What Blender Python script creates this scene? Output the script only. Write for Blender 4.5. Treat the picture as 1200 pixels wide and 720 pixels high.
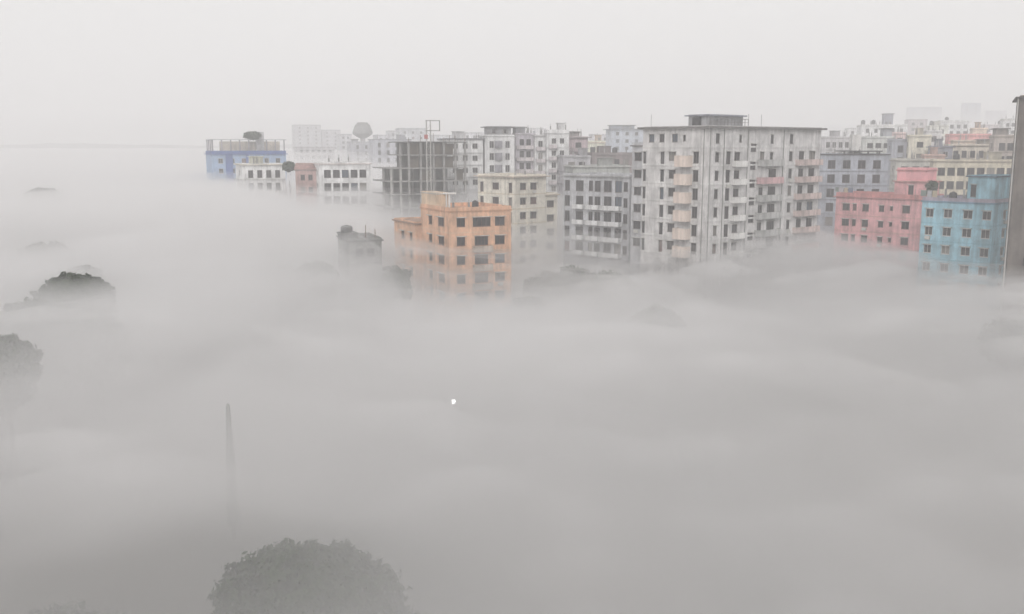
import bpy, math, random
from mathutils import Vector, Matrix, noise
R = math.radians
S = bpy.context.scene
for o in list(bpy.data.objects): bpy.data.objects.remove(o)
C = S.collection

# ------------------------------------------------------------------ camera
F = 1150.0; HC = 30.0; PITCH = R(9.28)          # focal length in pixels of a 1200 px wide frame
cd = bpy.data.cameras.new('camera'); cam = bpy.data.objects.new('camera', cd); C.objects.link(cam)
cd.sensor_width = 36.0; cd.lens = F * 36.0 / 1200.0
cd.clip_start = 0.5; cd.clip_end = 9000
cam.location = (0, 0, HC); cam.rotation_euler = (R(90) - PITCH, 0, 0)
S.camera = cam
S.render.resolution_x, S.render.resolution_y = 1024, 614

# ------------------------------------------------------------------ sky, sun, exposure
SUN_EL, SUN_AZ = 32.0, 190.0        # azimuth clockwise from +Y (the way the camera looks)
W = bpy.data.worlds.new('World'); S.world = W; W.use_nodes = True
nt = W.node_tree; nt.nodes.clear()
wo = nt.nodes.new('ShaderNodeOutputWorld'); bg = nt.nodes.new('ShaderNodeBackground')
sk = nt.nodes.new('ShaderNodeTexSky'); sk.sky_type = 'NISHITA'; sk.sun_disc = False
sk.sun_elevation = R(SUN_EL); sk.sun_rotation = R(SUN_AZ); sk.dust_density = 6; sk.air_density = 1.2
hs = nt.nodes.new('ShaderNodeHueSaturation'); hs.inputs['Saturation'].default_value = 0.10
mx = nt.nodes.new('ShaderNodeMix'); mx.data_type = 'RGBA'
mx.inputs['Factor'].default_value = 0.82          # the cloud sheet
mx.inputs['B'].default_value = (8.6, 8.45, 8.4, 1)
nt.links.new(sk.outputs[0], hs.inputs['Color']); nt.links.new(hs.outputs[0], mx.inputs['A'])
nt.links.new(mx.outputs['Result'], bg.inputs['Color']); bg.inputs['Strength'].default_value = 0.095
nt.links.new(bg.outputs[0], wo.inputs['Surface'])
sd = bpy.data.lights.new('sun', 'SUN'); sd.energy = .95; sd.angle = R(25); sd.color = (1, .97, .94)
sun = bpy.data.objects.new('sun', sd); C.objects.link(sun)
a = R(SUN_AZ); dv = Vector((math.sin(a) * math.cos(R(SUN_EL)), math.cos(a) * math.cos(R(SUN_EL)), math.sin(R(SUN_EL))))
sun.rotation_euler = dv.to_track_quat('Z', 'Y').to_euler(); sun.location = (0, -50, 120)
S.view_settings.view_transform = 'Standard'; S.view_settings.look = 'None'
S.view_settings.gamma = 1; S.view_settings.use_curve_mapping = False
S.view_settings.exposure = 0.29
S.cycles.use_denoising = True
S.cycles.max_bounces = 10; S.cycles.volume_bounces = 5; S.cycles.diffuse_bounces = 2
S.cycles.glossy_bounces = 2; S.cycles.transparent_max_bounces = 8
S.cycles.sample_clamp_indirect = 4.0
HAZE_D, VEIL_D, BANK_D, SHEET_D = 0.0016, 0.012, 0.036, 0.085

# ------------------------------------------------------------------ helpers
rng = random.Random(7)
def ray(px, py):
    v = Vector(((px - 600) / F, (360 - py) / F, -1.0)); v.rotate(cam.rotation_euler); return v
def at(px, py, Y):
    v = ray(px, py); t = Y / v.y; return Vector((v.x * t, Y, HC + v.z * t))
def tag(o, label=None, cat=None, group=None, kind=None):
    for k, v in (('label', label), ('category', cat), ('group', group), ('kind', kind)):
        if v: o[k] = v
    return o
def empty(name, loc, rz=0):
    o = bpy.data.objects.new(name, None); C.objects.link(o); o.location = loc; o.rotation_euler = (0, 0, rz)
    o.empty_display_size = 0.5; return o

class MB:
    def __init__(s): s.v = []; s.f = []; s.m = []
    def quad(s, a, b, c, d, m=0):
        n = len(s.v); s.v += [tuple(a), tuple(b), tuple(c), tuple(d)]; s.f.append((n, n + 1, n + 2, n + 3)); s.m.append(m)
    def box(s, x0, x1, y0, y1, z0, z1, m=0):
        n = len(s.v)
        s.v += [(x0, y0, z0), (x1, y0, z0), (x1, y1, z0), (x0, y1, z0), (x0, y0, z1), (x1, y0, z1), (x1, y1, z1), (x0, y1, z1)]
        for f in ((0, 3, 2, 1), (4, 5, 6, 7), (0, 1, 5, 4), (1, 2, 6, 5), (2, 3, 7, 6), (3, 0, 4, 7)):
            s.f.append(tuple(n + i for i in f)); s.m.append(m)
        return s
    def ring(s, x0, x1, y0, y1, z0, z1, t, m=0):
        s.box(x0, x1, y0, y0 + t, z0, z1, m); s.box(x0, x1, y1 - t, y1, z0, z1, m)
        s.box(x0, x0 + t, y0 + t, y1 - t, z0, z1, m); s.box(x1 - t, x1, y0 + t, y1 - t, z0, z1, m); return s
    def tube(s, pts, rad, n=8, m=0, cap=True):
        pts = [Vector(p) for p in pts]
        if not isinstance(rad, (list, tuple)): rad = [rad] * len(pts)
        base = len(s.v)
        for i, p in enumerate(pts):
            d = (pts[min(i + 1, len(pts) - 1)] - pts[max(i - 1, 0)]).normalized()
            u = d.orthogonal().normalized() if abs(d.z) < .99 else Vector((1, 0, 0)); w = d.cross(u).normalized(); u = w.cross(d)
            for k in range(n):
                an = 2 * math.pi * k / n
                s.v.append(tuple(p + (u * math.cos(an) + w * math.sin(an)) * rad[i]))
        for i in range(len(pts) - 1):
            for k in range(n):
                s.f.append((base + i * n + k, base + i * n + (k + 1) % n, base + (i + 1) * n + (k + 1) % n, base + (i + 1) * n + k)); s.m.append(m)
        if cap:
            s.f.append(tuple(base + k for k in reversed(range(n)))); s.m.append(m)
            s.f.append(tuple(base + (len(pts) - 1) * n + k for k in range(n))); s.m.append(m)
        return s
    def lathe(s, prof, n=20, m=0, c=(0, 0)):
        base = len(s.v)
        for r, z in prof:
            for k in range(n):
                an = 2 * math.pi * k / n; s.v.append((c[0] + r * math.cos(an), c[1] + r * math.sin(an), z))
        for i in range(len(prof) - 1):
            for k in range(n):
                s.f.append((base + i * n + k, base + i * n + (k + 1) % n, base + (i + 1) * n + (k + 1) % n, base + (i + 1) * n + k)); s.m.append(m)
        return s
    def mesh(s, name, mats, smooth=False):
        me = bpy.data.meshes.new(name); me.from_pydata(s.v, [], s.f)
        for x in (mats if isinstance(mats, (list, tuple)) else [mats]): me.materials.append(x)
        me.polygons.foreach_set('material_index', s.m)
        if smooth: me.polygons.foreach_set('use_smooth', [True] * len(me.polygons))
        me.update(); return me
    def build(s, name, mats, parent=None, loc=(0, 0, 0), smooth=False):
        return link(name, s.mesh(name, mats, smooth), parent, loc)
def link(name, me, parent=None, loc=(0, 0, 0), rz=0):
    o = bpy.data.objects.new(name, me); C.objects.link(o); o.location = loc; o.rotation_euler = (0, 0, rz)
    if parent: o.parent = parent
    return o
def copy_tree(o, parent=None):
    c = o.copy(); C.objects.link(c)
    if parent: c.parent = parent
    for ch in [x for x in o.children]: copy_tree(ch, c)
    return c

# ------------------------------------------------------------------ materials
def paint(name, rgb, stain=0.35, rough=0.85, scale=0.35, streak=True):
    m = bpy.data.materials.new(name); m.use_nodes = True; n = m.node_tree; b = n.nodes['Principled BSDF']
    b.inputs['Roughness'].default_value = rough; b.inputs['Specular IOR Level'].default_value = 0.25
    tc = n.nodes.new('ShaderNodeTexCoord'); col = None
    def layer(sc, mapscale, lo, hi, amount, prev):
        mp = n.nodes.new('ShaderNodeMapping'); mp.inputs['Scale'].default_value = mapscale
        nz = n.nodes.new('ShaderNodeTexNoise'); nz.inputs['Scale'].default_value = sc; nz.inputs['Detail'].default_value = 5; nz.inputs['Roughness'].default_value = .65
        mr = n.nodes.new('ShaderNodeMapRange'); mr.inputs[1].default_value = lo; mr.inputs[2].default_value = hi
        mr.inputs[3].default_value = 1 - amount; mr.inputs[4].default_value = 1.0 + amount * .25
        mm = n.nodes.new('ShaderNodeMix'); mm.data_type = 'RGBA'; mm.blend_type = 'MULTIPLY'; mm.inputs['Factor'].default_value = 1
        n.links.new(tc.outputs['Object'], mp.inputs[0]); n.links.new(mp.outputs[0], nz.inputs['Vector']); n.links.new(nz.outputs['Fac'], mr.inputs[0])
        if prev is None: mm.inputs['A'].default_value = (*rgb, 1)
        else: n.links.new(prev, mm.inputs['A'])
        n.links.new(mr.outputs[0], mm.inputs['B']); return mm.outputs['Result']
    col = layer(scale, (1, 1, 1), .35, .65, stain, None)
    if streak: col = layer(1.3, (1, 1, .12), .38, .62, stain * .8, col)
    n.links.new(col, b.inputs['Base Color']); return m
_pc = {}
def P(r, g, b, stain=.35):
    k = (r, g, b, stain)
    if k not in _pc: _pc[k] = paint('painted plaster %d' % (len(_pc) + 1), k[:3], stain)
    return _pc[k]
def plain(name, rgb, rough=.6, metal=0, spec=.4):
    m = bpy.data.materials.new(name); m.use_nodes = True; b = m.node_tree.nodes['Principled BSDF']
    b.inputs['Base Color'].default_value = (*rgb, 1); b.inputs['Roughness'].default_value = rough
    b.inputs['Metallic'].default_value = metal; b.inputs['Specular IOR Level'].default_value = spec; return m
def glassy(name, rgb):
    m = plain(name, rgb, .25, 0, .2); n = m.node_tree; b = n.nodes['Principled BSDF']
    oi = n.nodes.new('ShaderNodeObjectInfo'); cr = n.nodes.new('ShaderNodeValToRGB'); cr.color_ramp.interpolation = 'CONSTANT'; e = cr.color_ramp.elements
    e[0].position = 0; e[0].color = (*rgb, 1); e[1].position = .55; e[1].color = (.03, .026, .03, 1)
    for p, c in ((.74, (.06, .055, .06, 1)), (.85, (.10, .045, .04, 1)), (.9, (.05, .07, .10, 1)), (.94, (.2, .185, .17, 1))):
        x = e.new(p); x.color = c
    n.links.new(oi.outputs['Random'], cr.inputs[0]); n.links.new(cr.outputs[0], b.inputs['Base Color']); return m
GLASS = glassy('dark glass and balcony shade', (.016, .014, .017))  # also fills open balcony holes, standing in for their shaded interior
FRAME_W = plain('pale window frame', (.55, .54, .52)); FRAME_D = plain('dark window frame', (.10, .085, .08))
FRAME_B = plain('brown window frame', (.12, .06, .045))
CONC = paint('raw concrete', (.36, .35, .345), .4); CONC_D = paint('dark grey concrete', (.12, .118, .115), .4)  # darker concrete tone for core walls, top slab and canopy posts
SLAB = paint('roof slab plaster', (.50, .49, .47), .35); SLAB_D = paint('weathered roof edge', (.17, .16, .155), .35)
BLACK = plain('black plastic', (.02, .02, .022), .5); STEEL = plain('dull steel', (.22, .21, .21), .5, .6); RUST = paint('rusty steel', (.17, .09, .06), .4)
WHITE = paint('white paint', (.72, .71, .69), .25)
def leafmat(name, rgb):
    m = plain(name, rgb, .75, 0, .2); n = m.node_tree; b = n.nodes['Principled BSDF']
    tc = n.nodes.new('ShaderNodeTexCoord'); nz = n.nodes.new('ShaderNodeTexNoise'); nz.inputs['Scale'].default_value = .9; nz.inputs['Detail'].default_value = 4
    cr = n.nodes.new('ShaderNodeValToRGB'); cr.color_ramp.elements[0].position = .3; cr.color_ramp.elements[1].position = .7
    cr.color_ramp.elements[0].color = (rgb[0] * .5, rgb[1] * .5, rgb[2] * .55, 1); cr.color_ramp.elements[1].color = (rgb[0] * 1.4, rgb[1] * 1.35, rgb[2] * 1.2, 1)
    n.links.new(tc.outputs['Object'], nz.inputs['Vector']); n.links.new(nz.outputs['Fac'], cr.inputs[0]); n.links.new(cr.outputs[0], b.inputs['Base Color']); return m
LEAF_A = leafmat('dark mango leaves', (.035, .055, .03)); LEAF_B = leafmat('dull green leaves', (.042, .068, .03)); BARK = paint('bark', (.10, .08, .065), .4)
def volmat(name, density, rgb, g=0.3):
    m = bpy.data.materials.new(name); m.use_nodes = True; n = m.node_tree; n.nodes.clear()
    o = n.nodes.new('ShaderNodeOutputMaterial'); v = n.nodes.new('ShaderNodeVolumePrincipled')
    v.inputs['Density'].default_value = density; v.inputs['Color'].default_value = (*rgb, 1); v.inputs['Anisotropy'].default_value = g
    n.links.new(v.outputs[0], o.inputs['Volume']); return m

# ------------------------------------------------------------------ ground, hills, haze, fog
def ground_mat():
    m = bpy.data.materials.new('damp grass and earth'); m.use_nodes = True; n = m.node_tree; b = n.nodes['Principled BSDF']; b.inputs['Roughness'].default_value = .95
    tc = n.nodes.new('ShaderNodeTexCoord'); nz = n.nodes.new('ShaderNodeTexNoise'); nz.inputs['Scale'].default_value = .045; nz.inputs['Detail'].default_value = 8
    cr = n.nodes.new('ShaderNodeValToRGB'); e = cr.color_ramp.elements
    e[0].position = .35; e[0].color = (.022, .032, .016, 1); e[1].position = .68; e[1].color = (.09, .075, .055, 1)
    n.links.new(tc.outputs['Object'], nz.inputs['Vector']); n.links.new(nz.outputs['Fac'], cr.inputs[0]); n.links.new(cr.outputs[0], b.inputs['Base Color']); return m
g = MB(); g.quad((-1600, -400, 0), (1600, -400, 0), (1600, 2200, 0), (-1600, 2200, 0))
tag(g.build('ground', ground_mat()), kind='structure')

def sstep(a_, b_, v):
    t = min(1, max(0, (v - a_) / (b_ - a_))); return t * t * (3 - 2 * t)
def nz2(x, y, k, s1=1.0): return noise.noise(Vector((x / (60 * s1), y / (75 * s1), 3.1 + k * 9))) * 2 + noise.noise(Vector((x / (22 * s1), y / (30 * s1), 7.7 + k * 5)))
def far_left(x, y): return 1 / (1 + math.exp(-((-x * .75 + y * .38 - 95) / 24)))
def bank_top(x, y):
    """upper surface of the main bank: thick over the open land to the left, thinner against the town"""
    z = 12.8 + 8.8 * far_left(x, y) + 1.1 * nz2(x, y, 0) - 3.0 * sstep(150, 108, y) - 3.4 * sstep(-2, 30, x) * sstep(130, 95, y) - 3.0 * sstep(-4, -20, x) * sstep(74, 58, y)
    z += 4.6 * math.exp(-(((x + 22.5) / 5.5) ** 2 + ((y - 131) / 13) ** 2)) - 3.6 * math.exp(-(((x + 84) / 36) ** 2 + ((y - 270) / 50) ** 2))
    z -= 4.5 * sstep(330, 520, y)
    hollow = sstep(-21, -15.5, x / max(y, 60) * 150) * sstep(108, 132, y) * sstep(225, 185, y)
    amp = 8.2 - 1.4 * sstep(-4, 10, x) - 5.6 * sstep(20, 46, x) + 4.6 * sstep(50, 84, x)
    return z - amp * hollow
def veil_top(x, y): return bank_top(x, y) + 3.2 + 1.2 * nz2(x, y, 1) + 2.0 * sstep(125, 90, y)
def sheet_top(x, y): return 10.6 + 2.4 * sstep(60, 90, y) + .7 * sstep(-15, -48, x) * sstep(60, 84, y) + .8 * nz2(x, y, 2) + 4 * far_left(x, y) + 1.6 * math.exp(-(((x + 19) / 10) ** 2 + ((y - 64) / 8) ** 2))
def sheet_thick(x, y):
    t = 3.6 + 1.3 * nz2(x, y, 3, .8) + 4.0 * sstep(-24, -42, x) * sstep(62, 80, y) + 6.5 * math.exp(-(((x + 19) / 13) ** 2 + ((y - 64) / 10) ** 2)); t *= (1 - .6 * sstep(-5, 30, x)) * (1 - .45 * sstep(-5, -25, x) * sstep(72, 55, y)) * (1 - .7 * math.exp(-((x + 9) / 10) ** 2 - ((y - 44) / 8) ** 2)) * (1 - .75 * math.exp(-((x + 7) / 10) ** 2 - ((y - 132) / 20) ** 2)) * (1 - (.5 - .35 * sstep(-10, 25, x)) * sstep(76, 34, y)); t *= 1 - sstep(112, 140, y + .25 * max(-60, min(0, x))) * (1 - .9 * far_left(x, y)); return max(.05, t)
def fog_mesh(name, mat, top, bottom, x1=1300, y0=-120, y1=1630):
    nx, ny = 110, 130; mb = MB(); xs = []; ys = []
    for i in range(nx + 1):
        t = i / nx * 2 - 1; xs.append(x1 * (0.12 * t + 0.88 * t ** 3))
    for j in range(ny + 1):
        t = j / ny; ys.append(y0 + (y1 - y0) * (0.22 * t + 0.78 * t ** 2.4))
    for j in range(ny + 1):
        for i in range(nx + 1): mb.v.append((xs[i], ys[j], max(.6, top(xs[i], ys[j]))))
    nb = len(mb.v)
    for j in range(ny + 1):
        for i in range(nx + 1): mb.v.append((xs[i], ys[j], bottom(xs[i], ys[j])))
    w = nx + 1
    for j in range(ny):
        for i in range(nx):
            a_ = j * w + i
            mb.f.append((a_, a_ + 1, a_ + 1 + w, a_ + w)); mb.f.append((nb + a_, nb + a_ + w, nb + a_ + 1 + w, nb + a_ + 1))
    for i in range(nx):
        mb.f.append((nb + i, nb + i + 1, i + 1, i)); k = ny * w + i; mb.f.append((k, k + 1, nb + k + 1, nb + k))
    for j in range(ny):
        k = j * w; mb.f.append((k, k + w, nb + k + w, nb + k)); k = j * w + nx; mb.f.append((nb + k, nb + k + w, k + w, k))
    mb.m = [0] * len(mb.f)
    o = mb.build(name, mat, smooth=True); return tag(o, kind='stuff')
def wisp(k, z0, zs, sx, sy, cut, amp):
    """broken drifts: islands of fog lying on the bank"""
    def th(x, y):
        p = Vector((x / sx, y / sy, k * 7.3)); w = noise.noise(p * .5 + Vector((5, 1, 2))) * .8
        n = noise.noise(p + Vector((w, w, 0))) + .5 * noise.noise(p * 2.3) + .25 * noise.noise(p * 4.9)
        return max(.03, amp * max(0, n - cut) * (.45 + .55 * sstep(35, 80, y)) * (1 - .7 * math.exp(-((x + 9) / 10) ** 2 - ((y - 44) / 8) ** 2)) * (1 - .92 * math.exp(-((x + 7) / 14) ** 2 - ((y - 138) / 30) ** 2)))
    return (lambda x, y: z0(x, y) + zs + th(x, y) * .75), (lambda x, y: z0(x, y) + zs - .25 * th(x, y))
FOGC = (.981, .974, .974)
fog_mesh('fog', volmat('main fog bank', BANK_D, FOGC), bank_top, lambda x, y: .05)
fog_mesh('fog', volmat('thin fog above the bank', VEIL_D, FOGC), veil_top, lambda x, y: .08)
fog_mesh('fog', volmat('dense fog sheet', SHEET_D, FOGC), sheet_top, lambda x, y: sheet_top(x, y) - sheet_thick(x, y), 700, -60, 420)
t_, b_ = wisp(1, bank_top, .6, 30, 26, -.05, 6.5); fog_mesh('fog_drift', volmat('fog drift', .05, FOGC), t_, b_, 500, 20, 420)
t_, b_ = wisp(2, sheet_top, -4.2, 17, 14, .0, 6.0); fog_mesh('fog_drift', volmat('low fog drift', .09, FOGC), t_, b_, 300, 10, 200)
fog_mesh('fog', volmat('far mist', .005, FOGC), lambda x, y: min(28, bank_top(x, y) + 1.5 + 11 * sstep(200, 620, y) * far_left(x, y)), lambda x, y: .11)
t_, b_ = wisp(3, sheet_top, -1.5, 9, 8, .12, 3.6); fog_mesh('fog_drift', volmat('small fog drift', .10, FOGC), t_, b_, 260, 30, 170)
hz = MB(); hz.box(-1900, 1900, -500, 2300, -1, 72); tag(hz.build('haze', volmat('haze', HAZE_D, (.99, .985, .99), 0.0)), kind='stuff')

# distant low wooded rise beyond the fog
h = MB(); N = 60
for j in range(5):
    for i in range(N + 1):
        x = -1500 + 1600 * i / N; prof = math.sin(math.pi * j / 4)
        edge = min(1, max(0, (100 - x) / 250))
        h.v.append((x, 1280 + 110 * j, -.5 + prof * edge * (33 + 7 * noise.noise(Vector((x / 140, 1.3, 0))) + 3 * noise.noise(Vector((x / 30, 4.3, 0))))))
for j in range(4):
    for i in range(N): k = j * (N + 1) + i; h.f.append((k, k + 1, k + N + 2, k + N + 1)); h.m.append(0)
tag(h.build('hills', leafmat('wooded hillside', (.05, .06, .05)), smooth=True), kind='structure')

# ------------------------------------------------------------------ buildings
_wm = {}
def window_meshes(w, h, style):
    """frame and pane of one window; origin at the middle of its sill, facing -Y"""
    k = (round(w, 2), round(h, 2), style)
    if k not in _wm:
        fm = {'w': FRAME_W, 'd': FRAME_D, 'b': FRAME_B}[style]
        f = MB(); t = .07; hw = w / 2
        f.box(-hw, hw, .08, .16, 0, t); f.box(-hw, hw, .08, .16, h - t, h)
        f.box(-hw, -hw + t, .08, .16, t, h - t); f.box(hw - t, hw, .08, .16, t, h - t)
        nm = 1 if w < 1.9 else 3
        if w > .9:
            for i in range(nm): c = -hw + w * (i + 1) / (nm + 1); f.box(c - .025, c + .025, .085, .155, t, h - t)
        f.box(-hw - .06, hw + .06, -.06, .0795, -.06, -.002)      # sill
        p = MB().box(-hw + t - .005, hw - t + .005, .165, .19, t - .005, h - t + .005)
        _wm[k] = (f.mesh('window', fm), p.mesh('pane', GLASS))
    return _wm[k]

_sm = {}
def shade_mesh(w):
    k = round(w, 2)
    if k not in _sm: _sm[k] = MB().box(-w / 2 - .12, w / 2 + .12, -.42, -.004, 0, .09).mesh('sunshade', SLAB)
    return _sm[k]
AC_MESH = MB().box(-.42, .42, -.38, -.065, -.62, -.07).mesh('air_conditioner', plain('dirty white enamel', (.5, .49, .46)))
class Building:
    def __init__(s, name, label, xc, xl, xr, top, D, th, cat='building', group=None):
        s.pt = at(xc, top, D); s.D = D; s.top = top; s.th = R(th); s.c, s.s = math.cos(s.th), math.sin(s.th)
        s.z = s.pt.z; s.xc = s.pt.x
        s.wr = s.uR(xr); s.wl = s.uL(xl)
        s.root = empty(name, (s.xc, D, 0), s.th); tag(s.root, label, cat, group); s.nwin = 0; s.shade = None
    def slope(s, px): v = ray(px, s.top); return v.x / v.y
    def uR(s, px): k = s.slope(px); return (k * s.D - s.xc) / (s.c - k * s.s)
    def uL(s, px): k = s.slope(px); return (s.xc - k * s.D) / (s.s + k * s.c)
    def zat(s, px, py, u=0, face='R'):
        Y = s.D + u * (s.s if face == 'R' else s.c); return at(px, py, Y).z
    def world(s, x, y, z): return Vector((s.xc + x * s.c - y * s.s, s.D + x * s.s + y * s.c, z))
    def window(s, face, u, x0, y0, z, w, h, style, pane):
        if s.nwin >= 100: return
        s.nwin += 1
        fm, pm = window_meshes(w, h, style)
        loc, rz = ((u, y0, z), 0) if face == 'R' else ((x0, u, z), -math.pi / 2)
        o = link('window', fm, s.root, loc, rz)
        p = link('pane', pm, o)
        if s.shade and random.Random(s.nwin * 7 + int(w * 90)).random() < .14 and w > .9: link('air_conditioner', AC_MESH, o, (0, 0, -.1))
        if s.shade: link('sunshade', shade_mesh(w), o, (0, 0, h + .05))
    def block(s, x0, y0, lx, ly, z1, wall, Rc=(), Lc=(), fh=3.1, nf=4, top_off=.3, parapet=.8, over=.18, z0=0.0,
              edge=SLAB, par=None, style='d', pane=True, slab=.22, wname='wall'):
        """one rectangular volume with window holes cut in its two seen faces; columns are (u0, u1, lo, hi[, floors])"""
        zs = z1 - parapet; zw = zs - slab
        mb = MB(); rects = {'R': [], 'L': []}
        for face, cols in (('R', Rc), ('L', Lc)):
            for col in cols:
                u0, u1, lo, hi = col[:4]; fl = col[4] if len(col) > 4 and col[4] is not None else range(nf)
                off = col[5] if len(col) > 5 else 0
                for k in fl:
                    fz = zw - top_off - (k + 1) * fh + off
                    if fz + lo < z0 + .3 or fz + hi > zw - .05: continue
                    if s.nwin >= 100: continue
                    rects[face].append((u0, u1, fz + lo, fz + hi))
                    s.window(face, (u0 + u1) / 2, x0, y0, fz + lo, u1 - u0, hi - lo, style, pane)
        for face, n0, ln in (('R', x0, lx), ('L', y0, ly)):
            rc = rects[face]
            us = sorted({n0, n0 + ln, *[r[0] for r in rc], *[r[1] for r in rc]}); zz = sorted({z0, zw, *[r[2] for r in rc], *[r[3] for r in rc]})
            pt = (lambda u, z, d=0: (u, y0 + d, z)) if face == 'R' else (lambda u, z, d=0: (x0 + d, u, z))
            for i in range(len(us) - 1):
                um = (us[i] + us[i + 1]) / 2; run = None
                for j in range(len(zz) - 1):
                    zm = (zz[j] + zz[j + 1]) / 2
                    hole = any(r[0] < um < r[1] and r[2] < zm < r[3] for r in rc)
                    if not hole and run is None: run = zz[j]
                    if run is not None and (hole or j == len(zz) - 2):
                        ze = zz[j] if hole else zz[j + 1]
                        mb.quad(pt(us[i], run), pt(us[i + 1], run), pt(us[i + 1], ze), pt(us[i], ze)); run = None
            for (u0, u1, a_, b_) in rc:
                d = .2
                mb.quad(pt(u0, a_), pt(u1, a_), pt(u1, a_, d), pt(u0, a_, d)); mb.quad(pt(u0, b_), pt(u0, b_, d), pt(u1, b_, d), pt(u1, b_))
                mb.quad(pt(u0, a_), pt(u0, a_, d), pt(u0, b_, d), pt(u0, b_)); mb.quad(pt(u1, a_), pt(u1, b_), pt(u1, b_, d), pt(u1, a_, d))
        mb.quad((x0 + lx, y0, z0), (x0 + lx, y0 + ly, z0), (x0 + lx, y0 + ly, zw), (x0 + lx, y0, zw))
        mb.quad((x0 + lx, y0 + ly, z0), (x0, y0 + ly, z0), (x0, y0 + ly, zw), (x0 + lx, y0 + ly, zw))
        # dark inner shell so that no light leaks through the block
        mb.box(x0 + .5, x0 + lx - .5, y0 + .5, y0 + ly - .5, z0 + .02, zw - .1)
        w = mb.build(wname, wall, s.root)
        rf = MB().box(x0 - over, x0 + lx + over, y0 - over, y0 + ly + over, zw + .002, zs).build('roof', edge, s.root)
        if parapet > .05:
            MB().ring(x0 - .02, x0 + lx + .02, y0 - .02, y0 + ly + .02, zs + .002, z1, .14).build('parapet', par or wall, rf)
        return w
    def bands(s, x0, y0, lx, ly, z1, fh, nf, mat, parapet=.8, top_off=.3, out=.07, hgt=.18):
        """thin string courses at each floor, one mesh per floor"""
        for k in range(nf):
            z = z1 - parapet - .22 - top_off - (k + 1) * fh
            if z < 1: break
            MB().box(x0 - out, x0 + lx, y0 - out, y0 - .002, z - hgt / 2, z + hgt / 2).box(x0 - out, x0 - .002, y0 - .002, y0 + ly, z - hgt / 2, z + hgt / 2).build('floor_band', mat, s.root)
    def balcony(s, face, u0, u1, zf, proj, mat, h=1.0, grille=False, x0=0, y0=0):
        w = u1 - u0; b = MB(); hw = w / 2
        b.box(-hw, hw, -proj, -.003, -.14, 0)
        b.box(-hw, hw, -proj, -proj + .1, 0, h); b.box(-hw, -hw + .1, -proj + .1, -.003, 0, h); b.box(hw - .1, hw, -proj + .1, -.003, 0, h)
        loc, rz = (((u0 + u1) / 2, y0, zf), 0) if face == 'R' else ((x0, (u0 + u1) / 2, zf), -math.pi / 2)
        o = link('balcony', b.mesh('balcony', mat), s.root, loc, rz)
        return o

def even(n, length, w, lo=1.0, hi=2.3, u0=0, margin=.8):
    """n evenly spread window columns along a wall"""
    n = max(1, min(n, int((length - 2 * margin) / (w + .3)) or 1))
    if length < w + .6: return []
    st = (length - 2 * margin) / n
    return [(u0 + margin + st * (i + .5) - w / 2, u0 + margin + st * (i + .5) + w / 2, lo, hi) for i in range(n)]

def px_cols(b, face, specs):
    out = []
    for sp in specs:
        f = b.uR if face == 'R' else b.uL
        u = sorted((f(sp[0]), f(sp[1]))); out.append((u[0], u[1], *sp[2:]))
    return out

# ---- water tanks, rods: things that stand on roofs
def water_tank(p, r, hgt, label, mat=BLACK, group='water tanks on the roofs'):
    t = empty('water_tank', p); tag(t, label, 'water tank', group)
    pr = [(0, 0), (r, 0)]
    for i in range(1, 7): z = hgt * .72 * i / 7; pr += [(r, z), (r * 1.04, z + .03), (r, z + .06)]
    pr += [(r, hgt * .74), (r * .8, hgt * .88), (r * .35, hgt * .95), (0, hgt * .95)]
    MB().lathe(pr, 18).build('tank_body', mat, t, smooth=False)
    MB().lathe([(r * .3, hgt * .93), (r * .3, hgt), (0, hgt)], 14).build('lid', mat, t)
    return t

# ======================= the tall grey block =======================
tower = Building('apartment_tower', 'tallest broad grey apartment block with beige balconies, rising from the fog right of centre', 832, 754, 963, 147, 165, 39)
tower.shade = True; TW = P(.70, .685, .68, .34); TL = TW
b = tower; fh = 3.08; nf = 7
Lc = px_cols(b, 'L', [(761, 767, .95, 2.3, [0]), (773, 779, .95, 2.3, [0]), (788, 794.5, .95, 2.3, [0]), (801, 804, 1.1, 2.1, [0]),
                      (754.6, 758, .1, 2.35, [1, 2, 3, 4, 5, 6]), (775, 779.5, .1, 2.35, [1, 2, 3, 4, 5, 6]), (785, 793, .9, 2.35, [1, 2, 3, 4, 5, 6]),
                      (813.5, 820, .5, 2.4, [1, 2, 3, 4, 5, 6])])
Rc = px_cols(b, 'R', [(839.5, 844, .7, 2.3), (852.5, 857.5, .1, 2.4, [1, 2, 3, 4, 5, 6]), (862, 868.5, .9, 2.3, [1, 2, 3, 4, 5, 6]), (867, 870, .9, 2.1, [0]),
                      (881, 887.5, .8, 2.1, [0, 1, 2, 3, 4, 5, 6], -1.5), (892, 897, .8, 2.3, [1, 3, 4, 5]), (903, 912, .5, 2.4, [2, 3, 4, 5, 6]), (904, 907.5, .7, 2.2, [0, 1]),
                      (926.5, 930.5, .7, 2.35), (938, 944, .4, 2.4, [1, 2, 3, 4, 5]), (950, 957, .4, 2.4, [1, 2, 3, 4, 5])])
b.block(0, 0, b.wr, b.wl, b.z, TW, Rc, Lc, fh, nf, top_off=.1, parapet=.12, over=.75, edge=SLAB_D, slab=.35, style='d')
b.bands(0, 0, b.wr, b.wl, b.z, fh, nf, P(.74, .73, .72), .12, .1, .09, .3)
zf0 = b.z - .12 - .35 - .1
BEIGE = P(.72, .61, .54, .2); PINKB = P(.62, .40, .41, .3); WHB = P(.76, .75, .73, .2)
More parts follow.
